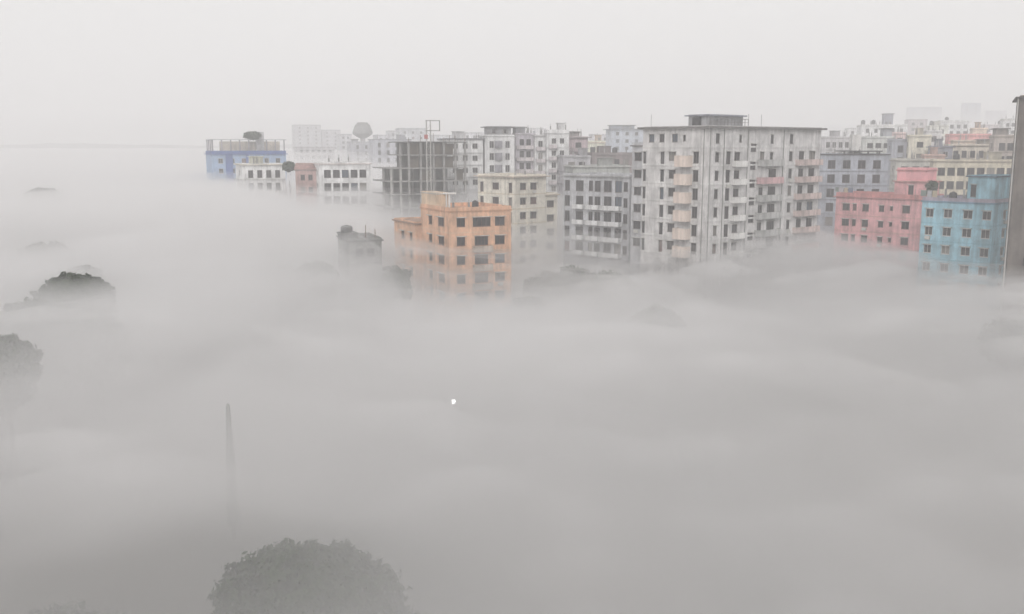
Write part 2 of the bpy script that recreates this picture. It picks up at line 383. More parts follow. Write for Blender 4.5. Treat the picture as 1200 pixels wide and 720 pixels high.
for k in range(1, 7):
    z = zf0 - (k + 1) * fh
    if z < 2: break
    u = sorted((b.uL(798), b.uL(813))); o = b.balcony('L', u[0], u[1], z, 1.5, BEIGE, 1.75); o['label'] = 'beige boxed balcony'
    u = sorted((b.uR(859.5), b.uR(873))); o = b.balcony('R', u[0], u[1], z, .9, WHB, .85); o['label'] = 'white balcony'
    u = sorted((b.uR(889), b.uR(916))); o = b.balcony('R', u[0], u[1], z, 1.0, PINKB if k == 2 else P(.50, .50, .49), 1.0)
    u = sorted((b.uR(934), b.uR(961.5))); o = b.balcony('R', u[0], u[1], z, 1.0, P(.62, .50, .47), .95)
# dark drain pipes, partly standing in for shaded vertical recess lines
for px, fc in ((832.8, 'R'), (919, 'R'), (877, 'R'), (826, 'L'), (849, 'R')):
    u = b.uR(px) if fc == 'R' else b.uL(px)
    p = (u, -.10, 0) if fc == 'R' else (-.10, u, 0)
    MB().tube([(p[0], p[1], .3), (p[0], p[1], b.z - .6)], .06, 8).build('drain_pipe', plain('grey recess pipe %d' % px, (.16, .155, .15)), b.root)
# left shoulder, one storey lower
zsh = b.zat(745, 167, b.wl, 'L')
u0, u1 = b.wl + .02, b.uL(737)
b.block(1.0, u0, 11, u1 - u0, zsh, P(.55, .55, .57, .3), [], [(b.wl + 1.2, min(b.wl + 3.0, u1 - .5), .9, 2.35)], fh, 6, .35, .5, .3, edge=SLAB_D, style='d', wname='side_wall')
# roof house with slab and railing
zr = b.z
hx0, hy0 = 1.0, 1.2
pent = b.zat(848, 134, 4, 'R')
b.block(1.2, 1.2, b.uR(872), 4.5, pent, P(.42, .42, .44), [(3.0, 4.4, .9, 2.0), (6.0, 7.2, .9, 2.0)], [(2.2, 3.6, .7, 2.0)], 2.4, 1, .05, .08, .5, z0=b.z - .1, edge=P(.27, .28, .34), style='d', wname='stair_house_wall')
rl = MB()
rx = b.uR(881)
for i in range(12): x = 1.0 + (rx - 1.0) * i / 11; rl.box(x - .04, x + .04, .72, .80, b.z, b.z + 1.15)
rl.box(.95, rx, .70, .82, b.z + 1.1, b.z + 1.2); rl.box(.95, rx, .72, .80, b.z + .55, b.z + .62)
rl.build('roof_railing', STEEL, b.root)
water_tank(b.world(.9, 3.6, b.z + .01), .8, 1.75, 'black water tank at the left end of the tall grey block\'s roof house')
for x, y in ((14, 3), (19, 4), (3, 16)):
    MB().tube([(x, y, b.z - .1), (x, y, b.z + 2.2)], .04, 6).build('antenna', STEEL, b.root)

# ======================= the orange building =======================
b = orange = Building('apartment_building', 'bright orange apartment building standing nearest in the fog, left of the cream one', 526, 493, 599, 243.5, 155, 26)
orange.shade = True; OR = P(.78, .47, .31, .36); ORL = P(.58, .27, .13, .25); fh = 3.03; nf = 5
Rc = px_cols(b, 'R', [(535, 545, .95, 2.35), (554, 575, .9, 2.35, [0]), (556, 572, .9, 2.35, [1, 2, 3, 4]), (580, 591.5, .95, 2.35)])
Lc = px_cols(b, 'L', [(513, 520, .9, 2.3), (502, 506, .9, 2.3)])
b.block(0, 0, b.wr, b.wl, b.z, OR, Rc, Lc, fh, nf, .25, .55, .12, edge=P(.6, .32, .19), style='b')
b.bands(0, 0, b.wr, b.wl, b.z, fh, nf, P(.76, .52, .37), .55, .25, .05, .16)
for k in range(1, 5):
    z = b.z - .55 - .22 - .25 - (k + 1) * fh
    u = sorted((b.uR(553.5), b.uR(575))); o = b.balcony('R', u[0], u[1], z, .9, P(.50, .42, .36), .85); o['label'] = 'pale balcony under the wide window'
    MB().box(-1.5, 1.5, -.8, -.76, 0, .03).build('balcony_rail', RUST, o, (0, 0, .95))
zst = b.zat(505, 225.5, b.wl * .6, 'L')
y0 = b.wl * .45
b.block(.15, y0, b.uR(541), b.wl - y0 - .05, zst, P(.74, .56, .40, .25), [], [(y0 + 1.1, y0 + 2.0, .2, 1.6, [0]), (y0 + 1.1, y0 + 2.0, .2, 1.6, [1])], 2.7, 1, .0, .1, .12, z0=b.z - .56, edge=P(.6, .55, .5), style='b', wname='stair_house_wall')
MB().box(1.2, b.uR(547), y0 - 1.4, y0 - .2, zst - .25, zst).build('canopy', WHITE, b.root)
MB().box(b.uR(540) - .3, b.uR(540), y0 - 1.3, y0 - 1.1, b.z - .5, zst - .252).box(1.3, 1.5, y0 - 1.3, y0 - 1.1, b.z - .5, zst - .252).build('canopy_post', WHITE, b.root)
# lower annex behind on the left
zan = b.zat(480, 259, b.wl + 2, 'L')
b.block(-1.0, b.wl + .05, 8, b.uL(468) - b.wl, zan, P(.76, .48, .33, .36), [], [(b.wl + 1.6, b.wl + 2.9, .8, 2.2), (b.wl + 5.6, b.wl + 7.2, .8, 2.2)], 3.0, 3, .7, .25, .35, edge=P(.35, .22, .16), style='b', wname='annex_wall')
water_tank(b.world(7.2, 6.0, b.z - .55), .55, 1.25, 'small black water tank on the orange building\'s roof')

# ======================= the cream building =======================
b = cream = Building('apartment_building', 'cream apartment building with stepped roof standing behind the orange one', 603, 560, 640, 205, 205, 42)
cream.shade = True; CR = P(.78, .735, .64, .3); fh = 3.05
b.block(0, 0, b.wr, b.wl, b.z, CR, px_cols(b, 'R', [(609.5, 616.5, .9, 2.3), (621.5, 629, .9, 2.3)]),
        px_cols(b, 'L', [(562.5, 566.5, .3, 2.35), (577, 584.5, .9, 2.3), (596, 600, .3, 2.35)]), fh, 6, .45, .35, .7, edge=P(.50, .42, .35), style='b')
b.bands(0, 0, b.wr, b.wl, b.z, fh, 6, P(.66, .58, .45), .35, .45, .06, .2)
zlo = b.zat(646, 226.5, b.wr, 'R')
xr2 = b.uR(654.5)
b.block(b.wr + .02, .3, xr2 - b.wr, 9, zlo, P(.78, .73, .63, .2), [(b.wr + .6, xr2 - 1.0, .9, 2.3)], [], fh, 4, .4, .3, .45, edge=P(.56, .48, .38), style='b', wname='wing_wall')
for k in range(2, 5):
    z = b.z - .35 - .22 - .45 - (k + 1) * fh
    u = sorted((b.uL(572), b.uL(592))); b.balcony('L', u[0], u[1], z, 1.0, P(.50, .49, .44), .9)

# ======================= pink building =======================
b = pink = Building('apartment_building', 'pink apartment building with a two tier pink roof house, left of the blue one', 1086, 980, 1100, 229, 185, 45)
pink.shade = True; PK = P(.78, .41, .42, .34); fh = 3.05
b.block(0, 0, max(8, b.wr), b.wl, b.z, PK, [(2, 3.5, .9, 2.3)], px_cols(b, 'L', [(988, 996.5, .95, 2.3), (1000, 1004.5, 1.0, 2.3), (1011.5, 1019, .95, 2.3), (1031, 1037, 1.0, 2.2), (1044, 1047.5, 1.3, 2.1), (1058.5, 1067.5, .95, 2.35)]),
        fh, 4, .45, .75, .4, edge=P(.50, .22, .22), par=P(.60, .26, .25), style='b')
b.bands(0, 0, 8, b.wl, b.z, fh, 4, P(.66, .37, .35), .75, .45, .07, .25)
zh = b.zat(1065, 197, 4, 'L'); zm = b.zat(1065, 212, 4, 'L')
u0, u1 = b.uL(1088), b.uL(1041)
b.block(.8, u0 + .8, 6, (u1 - u0) * .8, zm, PK, [], [(u0 + (u1 - u0) * .42, u0 + (u1 - u0) * .55, .1, 2.0)], 2.6, 1, .0, .05, .35, z0=b.z - .74, edge=P(.58, .30, .28), wname='roof_house_wall', style='b')
b.block(1.2, u0 + 1.2, 5, (u1 - u0) * .72, zh, P(.80, .38, .40, .2), [], [], 2.6, 1, 0, .35, .2, z0=zm - .04, edge=P(.50, .20, .20), wname='upper_house_wall')

# ======================= blue building =======================
b = blue = Building('apartment_building', 'sky blue apartment building with blue roof house at the right edge of the fog', 1166, 1081, 1190, 234, 157, 43)
blue.shade = True; BL = P(.34, .59, .70, .34); fh = 3.0
b.block(0, 0, b.wr, b.wl, b.z, BL, [(b.wr * .45, b.wr * .45 + 1.3, .9, 2.3)], px_cols(b, 'L', [(1086, 1095, .95, 2.35), (1107, 1117, .95, 2.35), (1130, 1141, .95, 2.35), (1152.5, 1163, .95, 2.35)]),
        fh, 5, .45, .6, .15, edge=P(.16, .30, .42), par=P(.42, .38, .46), style='w')
b.bands(0, 0, b.wr, b.wl, b.z, fh, 5, P(.24, .50, .6), .6, .45, .04, .14)
zh = b.zat(1166, 206, 0, 'L'); u1 = b.uL(1134)
b.block(.25, .25, b.wr - .5, u1, zh, BL, [], [(1.2 + u1 * .45, 2.1 + u1 * .45, .1, 2.1)], 2.6, 1, .7, .1, .3, z0=b.z - .59, edge=P(.09, .14, .20), wname='roof_house_wall')
u2 = b.uL(1086)
for k, uu in enumerate((u1 + 1.0, u1 + 4.0)):
    MB().box(1.0, 1.25, uu, uu + .25, b.z - .6, b.z + 1.4).build('roof_post', CONC, b.root)
water_tank(b.world(2.5, b.uL(1109), b.z - .58), .62, 1.5, 'dark water tank on the blue building\'s roof terrace')
water_tank(b.world(2.0, b.uL(1130), zh - 2.2 if False else b.z - .58), .5, 1.9, 'narrow dark water tank beside the blue building\'s roof house')

# ======================= dark block cut by the right frame edge =======================
b = brown = Building('apartment_building', 'dark brown tall building cut by the right edge with a pale pipe down its corner', 1196, 1195, 1330, 112, 142, -25)
b.block(0, 0, 16, 14, b.z, P(.17, .145, .13, .4), even(4, 16, 1.3), [], 3.05, 9, .5, .2, .6, edge=P(.10, .09, .085), style='d')
MB().tube([(-.25, -.25, 1), (-.25, -.25, b.z - .4)], .09, 10).build('drain_pipe', SLAB, b.root)

# ======================= grey frame block in front of the tower's left =======================
b = Building('apartment_building', 'grey apartment block of open white banded balconies tucked left of the tall block', 738, 661, 752, 205, 188, 47)
GB = P(.52, .525, .55, .36); fh = 3.05
cols = px_cols(b, 'L', [(662, 668, .3, 2.4), (675, 684, .3, 2.4), (690, 695, .4, 2.4), (697, 704, .3, 2.4), (708, 717, .3, 2.5), (721, 729, .3, 2.5), (731, 736, .5, 2.3)])
b.block(0, 0, 10, b.wl, b.z, GB, [], cols, fh, 5, .15, .3, .5, edge=P(.40, .40, .40), style='d')
for k in range(1, 5):
    z = b.z - .3 - .22 - .15 - (k + 1) * fh
    for p0, p1, pr in ((674, 686, 1.0), (690, 704.5, 1.0), (706.5, 730, 1.2)):
        u = sorted((b.uL(p0), b.uL(p1))); b.balcony('L', u[0], u[1], z, pr, P(.72, .72, .72), .75)
zl = b.zat(700, 210, 12, 'L')

# ======================= unfinished concrete frame =======================
D = 228
fr = Building('unfinished_building', 'unfinished dark concrete frame building of bare slabs and columns behind the orange one', 478, 455, 546, 166, D, 24)
b = fr; fhh = 3.0; depth = 14
zt = b.z
cx = [0, b.wr * .2, b.wr * .42, b.wr * .6, b.wr * .8, b.wr - .4]
for k in range(8):
    z = zt - k * fhh
    x0 = -.4 if k < 2 else b.uR(456)
    MB().box(x0, b.wr + .3, -.5, depth, z - .22, z).build('floor_slab', CONC if k else CONC_D, b.root)
    if k == 7: break
    lo = z - fhh + .002; hi = z - .222
    xs = cx if k < 2 else [b.uR(457), b.uR(468)] + cx
    for x in xs:
        for y in (0, depth * .45):
            MB().box(x, x + .45, y, y + .45, lo, hi).build('column', SLAB if (k >= 2 and x < 0 and y == 0) else CONC, b.root)
    MB().box((0 if k < 2 else b.uR(460)) + 1.5, b.wr - 1.5, depth * .62, depth - .5, lo, hi).build('core_wall', CONC_D, b.root)
    if k in (0, 1, 2): 
        for j in (0, 2, 3) if k < 2 else (1, 4): MB().box(cx[j] + .5, cx[j + 1] - .05, .9, 1.05, lo, hi - .2).build('infill_wall', paint('infill brick %d%d' % (k, j), (.15, .125, .10), .4), b.root)
for i, x in enumerate(cx + [b.wr * .3, b.wr * .7]):
    MB().tube([(x + .2, .2, zt - .02), (x + .2 + .05, .2, zt + .9 + .5 * (i % 3))], .06, 6).build('rebar_stub', RUST, b.root)
p = at(503, 222, D - 6); hm = empty('hoist_mast', (p.x, D - 6, 0)); tag(hm, 'slender lattice hoist mast with caged top standing before the unfinished frame building', 'hoist')
ztop = at(503, 141, D - 6).z
for sx in (-.45, .45):
    for sy in (-.45, .45): MB().tube([(sx, sy, 0), (sx, sy, ztop)], .11, 6).build('mast_leg', SLAB, hm)
br = MB(); z = 0; s_ = 1
while z < ztop - 1.2:
    br.tube([(-.45 * s_, -.45, z), (.45 * s_, -.45, z + 1.2)], .04, 5); br.tube([(-.45, .45 * s_, z), (-.45, -.45 * s_, z + 1.2)], .04, 5)
    br.tube([(-.45, -.45, z), (.45, -.45, z)], .04, 5); s_ = -s_; z += 1.2
br.build('mast_bracing', SLAB, hm)
MB().ring(-.6, 2.6, -.6, .6, ztop - 2.4, ztop - 2.25, .12).ring(-.6, 2.6, -.6, .6, ztop - .2, ztop - .05, .12).tube([(2.5, -.5, ztop - 2.4), (2.5, -.5, ztop - .1)], .07, 6).tube([(2.5, .5, ztop - 2.4), (2.5, .5, ztop - .1)], .07, 6).build('top_cage', STEEL, hm)
MB().box(-.9, -.1, -.7, -.62, at(503, 163, D - 6).z, at(503, 158, D - 6).z).build('red_flag', plain('red cloth', (.35, .08, .07)), hm)

# ======================= generic far and middle blocks =======================
# label, corner px, left px, right px, top py, D, angle, colour, columns on the left face, on the right face, floors, parapet, overhang, edge colour
WHT = (.58, .575, .58); GRY = (.34, .345, .37); MAU = (.36, .31, .34)
blocks = [
 # middle left group
 ('white apartment block with thin flat cornice, just right of the unfinished frame', 524, 512, 566, 162, 252, 8, (.50, .50, .51), 1, 3, 5, .05, .5, (.15, .15, .17)),
 ('pale block with a slab roofed pavilion on top, behind the cream building', 568, 560, 603, 158, 255, 10, (.60, .60, .61), 1, 3, 5, .3, .2, (.5, .5, .5)),
 ('mauve grey block of recessed balconies, right of the pavilion topped pale block', 604, 600, 627, 156, 258, 10, (.30, .275, .31), 0, 2, 5, .3, .2, (.4, .38, .4)),
 ('narrow white block of stacked white balconies, right of the mauve grey block', 627, 624, 640, 158, 256, 10, (.62, .60, .60), 0, 1, 5, .2, .4, (.55, .54, .54)),
 ('slim off white tower block with raised parapet, right of the narrow balcony block', 641, 638, 667, 152, 254, 10, (.52, .515, .52), 0, 2, 6, .9, .15, (.5, .5, .5)),
 ('dusky mauve block with flat projecting floor edges, left of the small peach house', 667, 662, 689, 160, 262, 10, (.33, .25, .27), 0, 2, 5, .1, .9, (.42, .38, .38)),
 ('small peach house block, between the mauve block and the pale blue grey block', 688, 682, 709, 165, 300, 10, (.62, .44, .33), 0, 2, 3, .5, .3, (.6, .48, .4)),
 ('dull red brown block below the small peach house', 694, 686, 742, 179, 258, 6, (.16, .125, .125), 1, 4, 3, .3, .3, (.3, .26, .26)),
 ('low grey green block with a pale roof edge, right of the cream building', 672, 655, 738, 194, 232, 8, (.24, .25, .235), 1, 5, 2, .2, .5, (.45, .45, .43)),
 ('pale blue grey block with wide overhanging pavilion roof, behind the tall block\'s left', 716, 710, 754, 151, 420, 5, (.25, .28, .33), 1, 3, 4, .05, 1.2, (.16, .17, .2)),
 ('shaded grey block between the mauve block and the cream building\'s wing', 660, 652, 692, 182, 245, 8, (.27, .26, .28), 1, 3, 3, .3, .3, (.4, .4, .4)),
 # far left group
 ('far pale hazy tower, tallest left of the water tower', 345, 341, 376, 146, 800, 15, (.28, .28, .30), 1, 3, 6, .6, .1, (.3, .3, .3)),
 ('far pale hazy block stepping down right of the tallest hazy tower', 377, 374, 399, 152, 810, 15, (.28, .275, .30), 0, 2, 5, .6, .1, (.3, .3, .3)),
 ('low hazy shoulder block right of the stepped hazy block', 399, 396, 412, 162, 780, 15, (.28, .28, .30), 0, 1, 4, .4, .1, (.3, .3, .3)),
 ('small hazy grey block standing under the water tower', 412, 406, 436, 166, 480, 12, (.25, .25, .28), 0, 2, 4, .4, .2, (.3, .3, .3)),
 ('long grey flat roofed block with two rows of windows, left of the unfinished frame', 437, 432, 482, 163, 400, 8, (.27, .275, .31), 0, 4, 5, .1, .4, (.25, .25, .27)),
 ('pale hazy block peeping over the unfinished frame building', 468, 462, 500, 150, 560, 10, (.32, .33, .35), 0, 3, 3, .5, .2, (.3, .3, .3)),
 ('second pale hazy block peeping over the frame, right of the hoist mast', 508, 504, 538, 158, 540, 10, (.32, .33, .35), 0, 3, 3, .5, .2, (.3, .3, .3)),
 ('low cream house with three windows in front of the dark blue building', 284, 276, 334, 192, 238, 8, (.60, .54, .42), 1, 4, 2, .15, .4, (.62, .58, .5)),
 ('low white and pink house with a wide dark window, below the water tower', 374, 368, 434, 190, 228, 4, (.62, .50, .49), 0, 5, 2, .35, .3, (.66, .6, .58)),
 # right group behind the pink and blue buildings
 ('grey blue apartment block with thin black roof slab, behind the pink building\'s left', 962, 955, 1042, 180, 214, 4, (.22, .24, .28), 0, 4, 4, .1, .3, (.06, .06, .065)),
 ('far pale misty block right of the tall block\'s roof', 968, 962, 1003, 146, 1750, 5, (.30, .31, .35), 0, 4, 3, .4, .2, (.35, .35, .36)),
 ('low pale block under the misty block, right of the tall block', 964, 958, 1000, 160, 300, 5, (.34, .33, .34), 0, 4, 3, .4, .2, (.4, .38, .38)),
 ('cream white block with two dark roof tanks, above the grey blue block', 1010, 1004, 1064, 146, 440, 5, (.52, .51, .46), 0, 5, 4, .6, .2, (.5, .5, .46)),
 ('pale green grey block with a round window, behind the white roof box', 1012, 1006, 1048, 160, 285, 5, (.36, .37, .35), 0, 4, 3, .4, .2, (.4, .4, .4)),
 ('slate blue block left of the beige two window block', 1046, 1040, 1066, 163, 262, 5, (.22, .23, .27), 0, 2, 4, .4, .2, (.3, .3, .32)),
 ('mauve grey flat block on the far skyline, right of the cream white block', 1064, 1060, 1087, 140, 560, 5, (.30, .26, .27), 0, 2, 3, .3, .2, (.35, .3, .3)),
 ('beige block with two stacked dark windows, above the pink roof house', 1066, 1062, 1092, 158, 258, 5, (.45, .41, .32), 0, 2, 4, .4, .2, (.45, .42, .35)),
 ('small cream skyline block with dark doorway, left of the white topped block', 1089, 1085, 1112, 147, 440, 5, (.48, .46, .38), 0, 2, 2, .4, .2, (.5, .48, .42)),
 ('white topped block on the skyline above the red pink block', 1102, 1098, 1138, 141, 480, 5, (.58, .57, .54), 0, 4, 3, .8, .2, (.6, .6, .58)),
 ('red pink block among the beige roofs at upper right', 1113, 1108, 1162, 157, 290, 5, (.48, .20, .19), 0, 5, 2, .5, .2, (.5, .3, .28)),
 ('slate roofed low block left of the long beige block', 1092, 1088, 1117, 171, 250, 5, (.17, .175, .22), 0, 2, 2, .2, .5, (.16, .165, .22)),
 ('long beige block with brown bands below the red pink block', 1112, 1106, 1200, 169, 256, 4, (.40, .35, .28), 0, 8, 2, .4, .3, (.18, .14, .11)),
 ('olive beige block behind the blue building\'s roof house', 1094, 1090, 1196, 187, 226, 4, (.36, .32, .235), 0, 8, 3, .4, .2, (.30, .25, .2)),
 ('weathered grey beige block between the pink roof house and the olive block', 1050, 1044, 1098, 186, 236, 4, (.30, .29, .26), 0, 4, 3, .4, .3, (.36, .33, .28)),
 ('mauve pale block on the skyline at the far right', 1152, 1148, 1184, 146, 470, 5, (.42, .37, .38), 0, 3, 3, .5, .2, (.42, .4, .4)),
 ('grey brown block beside the dark building at the right edge', 1166, 1160, 1215, 158, 236, 5, (.29, .245, .22), 0, 4, 3, .4, .2, (.3, .26, .22)),
 ('far bluish ghost of a tower on the right skyline', 1128, 1124, 1150, 121, 1750, 5, (.25, .26, .32), 0, 2, 5, .5, .1, (.3, .3, .33)),
 ('faint broad ghost of a block on the right skyline, left of the ghost tower', 1064, 1058, 1104, 126, 1750, 5, (.25, .26, .30), 0, 3, 4, .5, .1, (.3, .3, .33)),
 ('faint ghost block with stepped top right of the ghost tower', 1156, 1150, 1180, 130, 1750, 5, (.27, .25, .30), 0, 2, 4, .5, .1, (.3, .3, .33)),
 ('narrow peach block on the upper right skyline, left of the grey brown block', 1140, 1137, 1158, 150, 300, 5, (.48, .36, .28), 0, 2, 3, .4, .2, (.5, .42, .36)),
 ('small pink skyline block just right of the two tank cream block', 1040, 1037, 1062, 155, 300, 5, (.46, .33, .32), 0, 2, 2, .4, .3, (.5, .4, .38)),
 ('low salmon block squeezed under the beige two window block', 1084, 1080, 1108, 181, 240, 5, (.40, .25, .21), 0, 3, 2, .3, .3, (.4, .28, .24)),
 ('pale cream block high on the skyline, left of the dark building at the edge', 1176, 1172, 1200, 139, 420, 5, (.50, .48, .43), 0, 3, 3, .5, .2, (.5, .47, .42)),
 ('tiny hazy white block between the misty block and the cream white block', 994, 990, 1012, 150, 520, 5, (.48, .48, .49), 0, 2, 3, .3, .2, (.45, .45, .45)),
 ('dusty grey block peeping between the off white tower and the pale blue grey block', 694, 690, 716, 157, 480, 5, (.34, .33, .35), 0, 2, 3, .4, .2, (.4, .4, .4)),
 ('pale hazy block rising behind the pavilion topped block', 612, 608, 640, 150, 520, 5, (.42, .42, .44), 0, 3, 3, .4, .2, (.42, .42, .42)),
 ('faint hazy block behind the white block beside the unfinished frame', 542, 538, 570, 155, 560, 5, (.38, .38, .40), 0, 3, 3, .4, .2, (.4, .4, .4)),
 ('hazy mid rise standing between the stepped hazy block and the water tower', 398, 394, 412, 157, 640, 15, (.30, .30, .32), 0, 2, 4, .5, .1, (.32, .32, .33)),
 ('hazy block with a raised end just right of the water tower', 441, 437, 458, 158, 560, 10, (.30, .30, .33), 0, 2, 4, .5, .1, (.32, .32, .33)),
 ('low hazy row in front of the tallest hazy tower', 348, 344, 392, 172, 520, 15, (.32, .31, .32), 0, 6, 3, .4, .2, (.34, .33, .33)),
 ('hazy stepped block between the water tower and the unfinished frame, above the long grey block', 456, 452, 472, 153, 620, 10, (.31, .31, .33), 0, 2, 4, .4, .1, (.33, .33, .34)),
 ('tan block with narrow windows in the upper right cluster, below the white topped block', 1118, 1114, 1150, 164, 272, 5, (.42, .33, .26), 0, 4, 2, .3, .3, (.4, .32, .26)),
 ('pale grey block between the beige two window block and the small cream skyline block', 1086, 1082, 1104, 153, 300, 5, (.42, .42, .42), 0, 2, 3, .3, .2, (.42, .42, .42)),
]
made = {}
for i, (lab, xc, xl, xr, top, D, th, col, nl, nr, fl, par, over, ed) in enumerate(blocks):
    az = math.degrees(math.atan2(xc - 600, F)); th = 9 - az
    b = Building('apartment_building' if D > 240 else 'residential_block', lab, xc, xl, xr, top, D, th); made[i] = b
    lum = sum(col) / 3; col = tuple(c * .78 + lum * .22 for c in col)
    r2 = random.Random(i); depth = max(5, min(b.wl, 14)); w = r2.choice((1.2, 1.4, 1.6))
    b.block(0, 0, b.wr, depth, b.z, P(*[min(.8, c * 1.85) for c in col], .34), even(nr, b.wr, w, r2.choice((.5, .9)), 2.3), even(nl, depth, 1.2), 3.05, fl + 1, .25 + .3 * r2.random(), par, over,
            edge=P(*ed, .3), style=r2.choice('dddw'), slab=.25)
    if D < 420 and i % 2 == 0: b.bands(0, 0, b.wr, depth, b.z, 3.05, fl, P(*[min(.76, c * 1.65) for c in col], .3), par, .3, .3, .12)
    if D < 480:
        zr = b.z - par - .02; side = r2.random()
        for q in range(r2.choice((2, 3, 4))):
            x = b.wr * (.1 + .8 * r2.random()); hgt = par + .5 + .9 * r2.random()
            MB().box(x, x + .28, .5, .78, zr, zr + hgt).tube([(x + .06, .56, zr + hgt - .02), (x + .04, .56, zr + hgt + .7)], .03, 4).tube([(x + .22, .7, zr + hgt - .02), (x + .26, .7, zr + hgt + .6)], .03, 4).build('roof_post', CONC, b.root)
        if side < .5 and i not in (1, 2, 9, 24, 23, 5, 14, 36, 32, 20):
            x = b.wr * (.15 + .5 * r2.random()); MB().box(x, x + min(3.2, b.wr * .3), 1.2, 3.6, zr, zr + par + 1.6).box(x - .25, x + min(3.2, b.wr * .3) + .25, .95, 3.85, zr + par + 1.602, zr + par + 1.75).build('stair_head', P(*[min(.7, c * 1.3) for c in col], .35), b.root)
    if D < 450 and r2.random() < .7:
        x = b.wr * (.3 + .4 * r2.random()); MB().tube([(x, 2, b.z - par), (x, 2, b.z + 1.5 + r2.random())], .05, 5).build('antenna', STEEL, b.root)
def roofhouse(i, px0, px1, top, mat, name='stair_house_wall', d0=1.2, d1=5, over=.5, edge=SLAB_D):
    b = made[i]; u0, u1 = b.uR(px0), b.uR(px1)
    z = b.zat((px0 + px1) / 2, top, (u0 + u1) / 2); base = b.z - blocks[i][11] - .02
    b.block(u0, d0, u1 - u0, d1, z, mat, even(2, u1 - u0, .9, .6, 1.6, u0, .3) if u1 - u0 > 3 else [], [], z - base - .5, 1, .1, .08, over, z0=base, edge=edge, wname=name)
roofhouse(1, 572, 600, 148, P(.34, .34, .36), over=.9, edge=P(.20, .20, .21))
roofhouse(2, 605, 616, 148.5, P(.30, .30, .33), over=.5, edge=P(.25, .25, .26))
roofhouse(9, 716, 744, 146.5, P(.28, .31, .37), over=.6)
roofhouse(24, 1036, 1046, 150, P(.38, .39, .42))
roofhouse(23, 1036, 1047, 133, P(.33, .34, .40))
roofhouse(5, 668, 680, 154, P(.40, .36, .36))
roofhouse(14, 414, 420, 163, P(.25, .25, .27))
roofhouse(36, 1168, 1182, 150, P(.33, .29, .27))
roofhouse(32, 1150, 1164, 163, P(.36, .31, .25))
# white balconies of the narrow block, bay windows of the pale block
for i, p0, p1, n in ((3, 628, 639, 5), (2, 605, 625, 5), (4, 643, 652, 5), (5, 668, 688, 4)):
    b = made[i]
    for k in range(n):
        z = b.z - blocks[i][11] - .25 - .4 - (k + 1) * 3.05
        b.balcony('R', b.uR(p0), b.uR(p1), z, 1.0, P(.60, .55, .56) if i != 5 else P(.44, .36, .38), .8)
b = made[1]
for k in range(4):
    z = b.z - .3 - .25 - .35 - (k + 1) * 3.05; u = b.uR(584)
    MB().tube([(u, 0, z + .6), (u, 0, z + 2.4)], 1.0, 12).build('bay_window', P(.34, .33, .37), b.root)
# roof clutter
b = made[23]
for px in (1012, 1024): water_tank(b.world(b.uR(px), 1.5, b.z - .6), .9, 2.6, 'black water tank, %s of two on the cream white skyline block' % ('left' if px < 1020 else 'right'))
b = made[20]
t = empty('water_tank', b.world(b.uR(1004), 2.5, b.z - .1)); tag(t, 'white boxy water tank standing on the black slab roof of the grey blue block', 'water tank', 'water tanks on the roofs')
z = at(1004, 158, 216).z - b.z + .1
MB().box(-.95, .95, -.9, .9, .3, z).build('tank_body', WHITE, t); MB().box(-1.05, 1.05, -1, 1, .0, .298).build('stand', CONC, t)
MB().box(b.uR(984), b.uR(1033), -1.0, 6, b.z + .35, b.z + .6).build('canopy_slab', BLACK, b.root)
for px in (988, 1000, 1016, 1029): MB().box(b.uR(px), b.uR(px) + .3, -.6, -.3, b.z - .1, b.z + .348).build('canopy_post', CONC_D, b.root)
b = made[29]; water_tank(b.world(b.uR(1110), 1.5, b.z - .8), .9, 2.4, 'water tank on the white topped skyline block')
b = made[28]; water_tank(b.world(b.uR(1092), 1.5, b.z - .4), .8, 2.4, 'dark water tank at the left end of the small cream skyline block')
b = made[35]; water_tank(b.world(b.uR(1172), 1.5, b.z - .5), .8, 2.2, 'dark water tank on the mauve skyline block at far right')
b = made[7]; water_tank(b.world(b.uR(722), 2, b.z - .3), .7, 1.7, 'dark water tank on the dull red brown block')
b = made[33]; water_tank(b.world(b.uR(1122), 1.5, b.z - .4), .75, 1.8, 'dark water tank on the olive beige block')
b = made[0]; water_tank(b.world(b.uR(540), 2.5, b.z - .05), .7, 1.6, 'small water tank on the white block beside the unfinished frame')
# brown roof top piece on the edge building
b = brown
water_tank(b.world(1.6, 1.6, b.z - .2), .9, 1.6, 'dark water tank on top of the dark brown building at the right edge')

# ======================= dark blue building with roof pergola, far left =======================
b = Building('apartment_building', 'dark blue building with a posted roof terrace at the left end of the town', 248, 241, 335, 177, 300, 25)
DB = P(.06, .12, .34, .2); z1 = b.z
b.block(0, 0, b.wr, b.wl, z1, P(.31, .42, .60, .25), even(6, b.wr, 1.4, .8, 2.3), [], 3.05, 4, .4, .9, .45, edge=DB, par=DB, style='w')
MB().box(b.uR(264), b.uR(272), -.3, -.004, .5, z1 - .95).build('blue_pier', DB, b.root)
MB().box(b.wr * .45, b.wr * .45 + .8, -.25, -.004, .5, z1 - .95).build('blue_pier', DB, b.root)
ztp = b.zat(290, 163.5, 5)
n = 9
for i in range(n):
    x = .4 + (b.wr - .8) * i / (n - 1)
    MB().box(x - .17, x + .17, .3, .6, z1 - .85, ztp - .22).build('terrace_post', P(.35, .33, .36), b.root)
MB().box(-.3, b.wr + .3, .1, .8, ztp - .218, ztp).build('terrace_beam', P(.42, .42, .44), b.root)
for i in range(4):
    y = 2 + (b.wl - 2.4) * i / 3; MB().box(.3, .6, y - .15, y + .15, z1 - .85, ztp - .22).build('terrace_post', P(.35, .33, .36), b.root)
MB().box(.1, .8, .85, b.wl, ztp - .218, ztp).build('terrace_beam', P(.42, .42, .44), b.root)
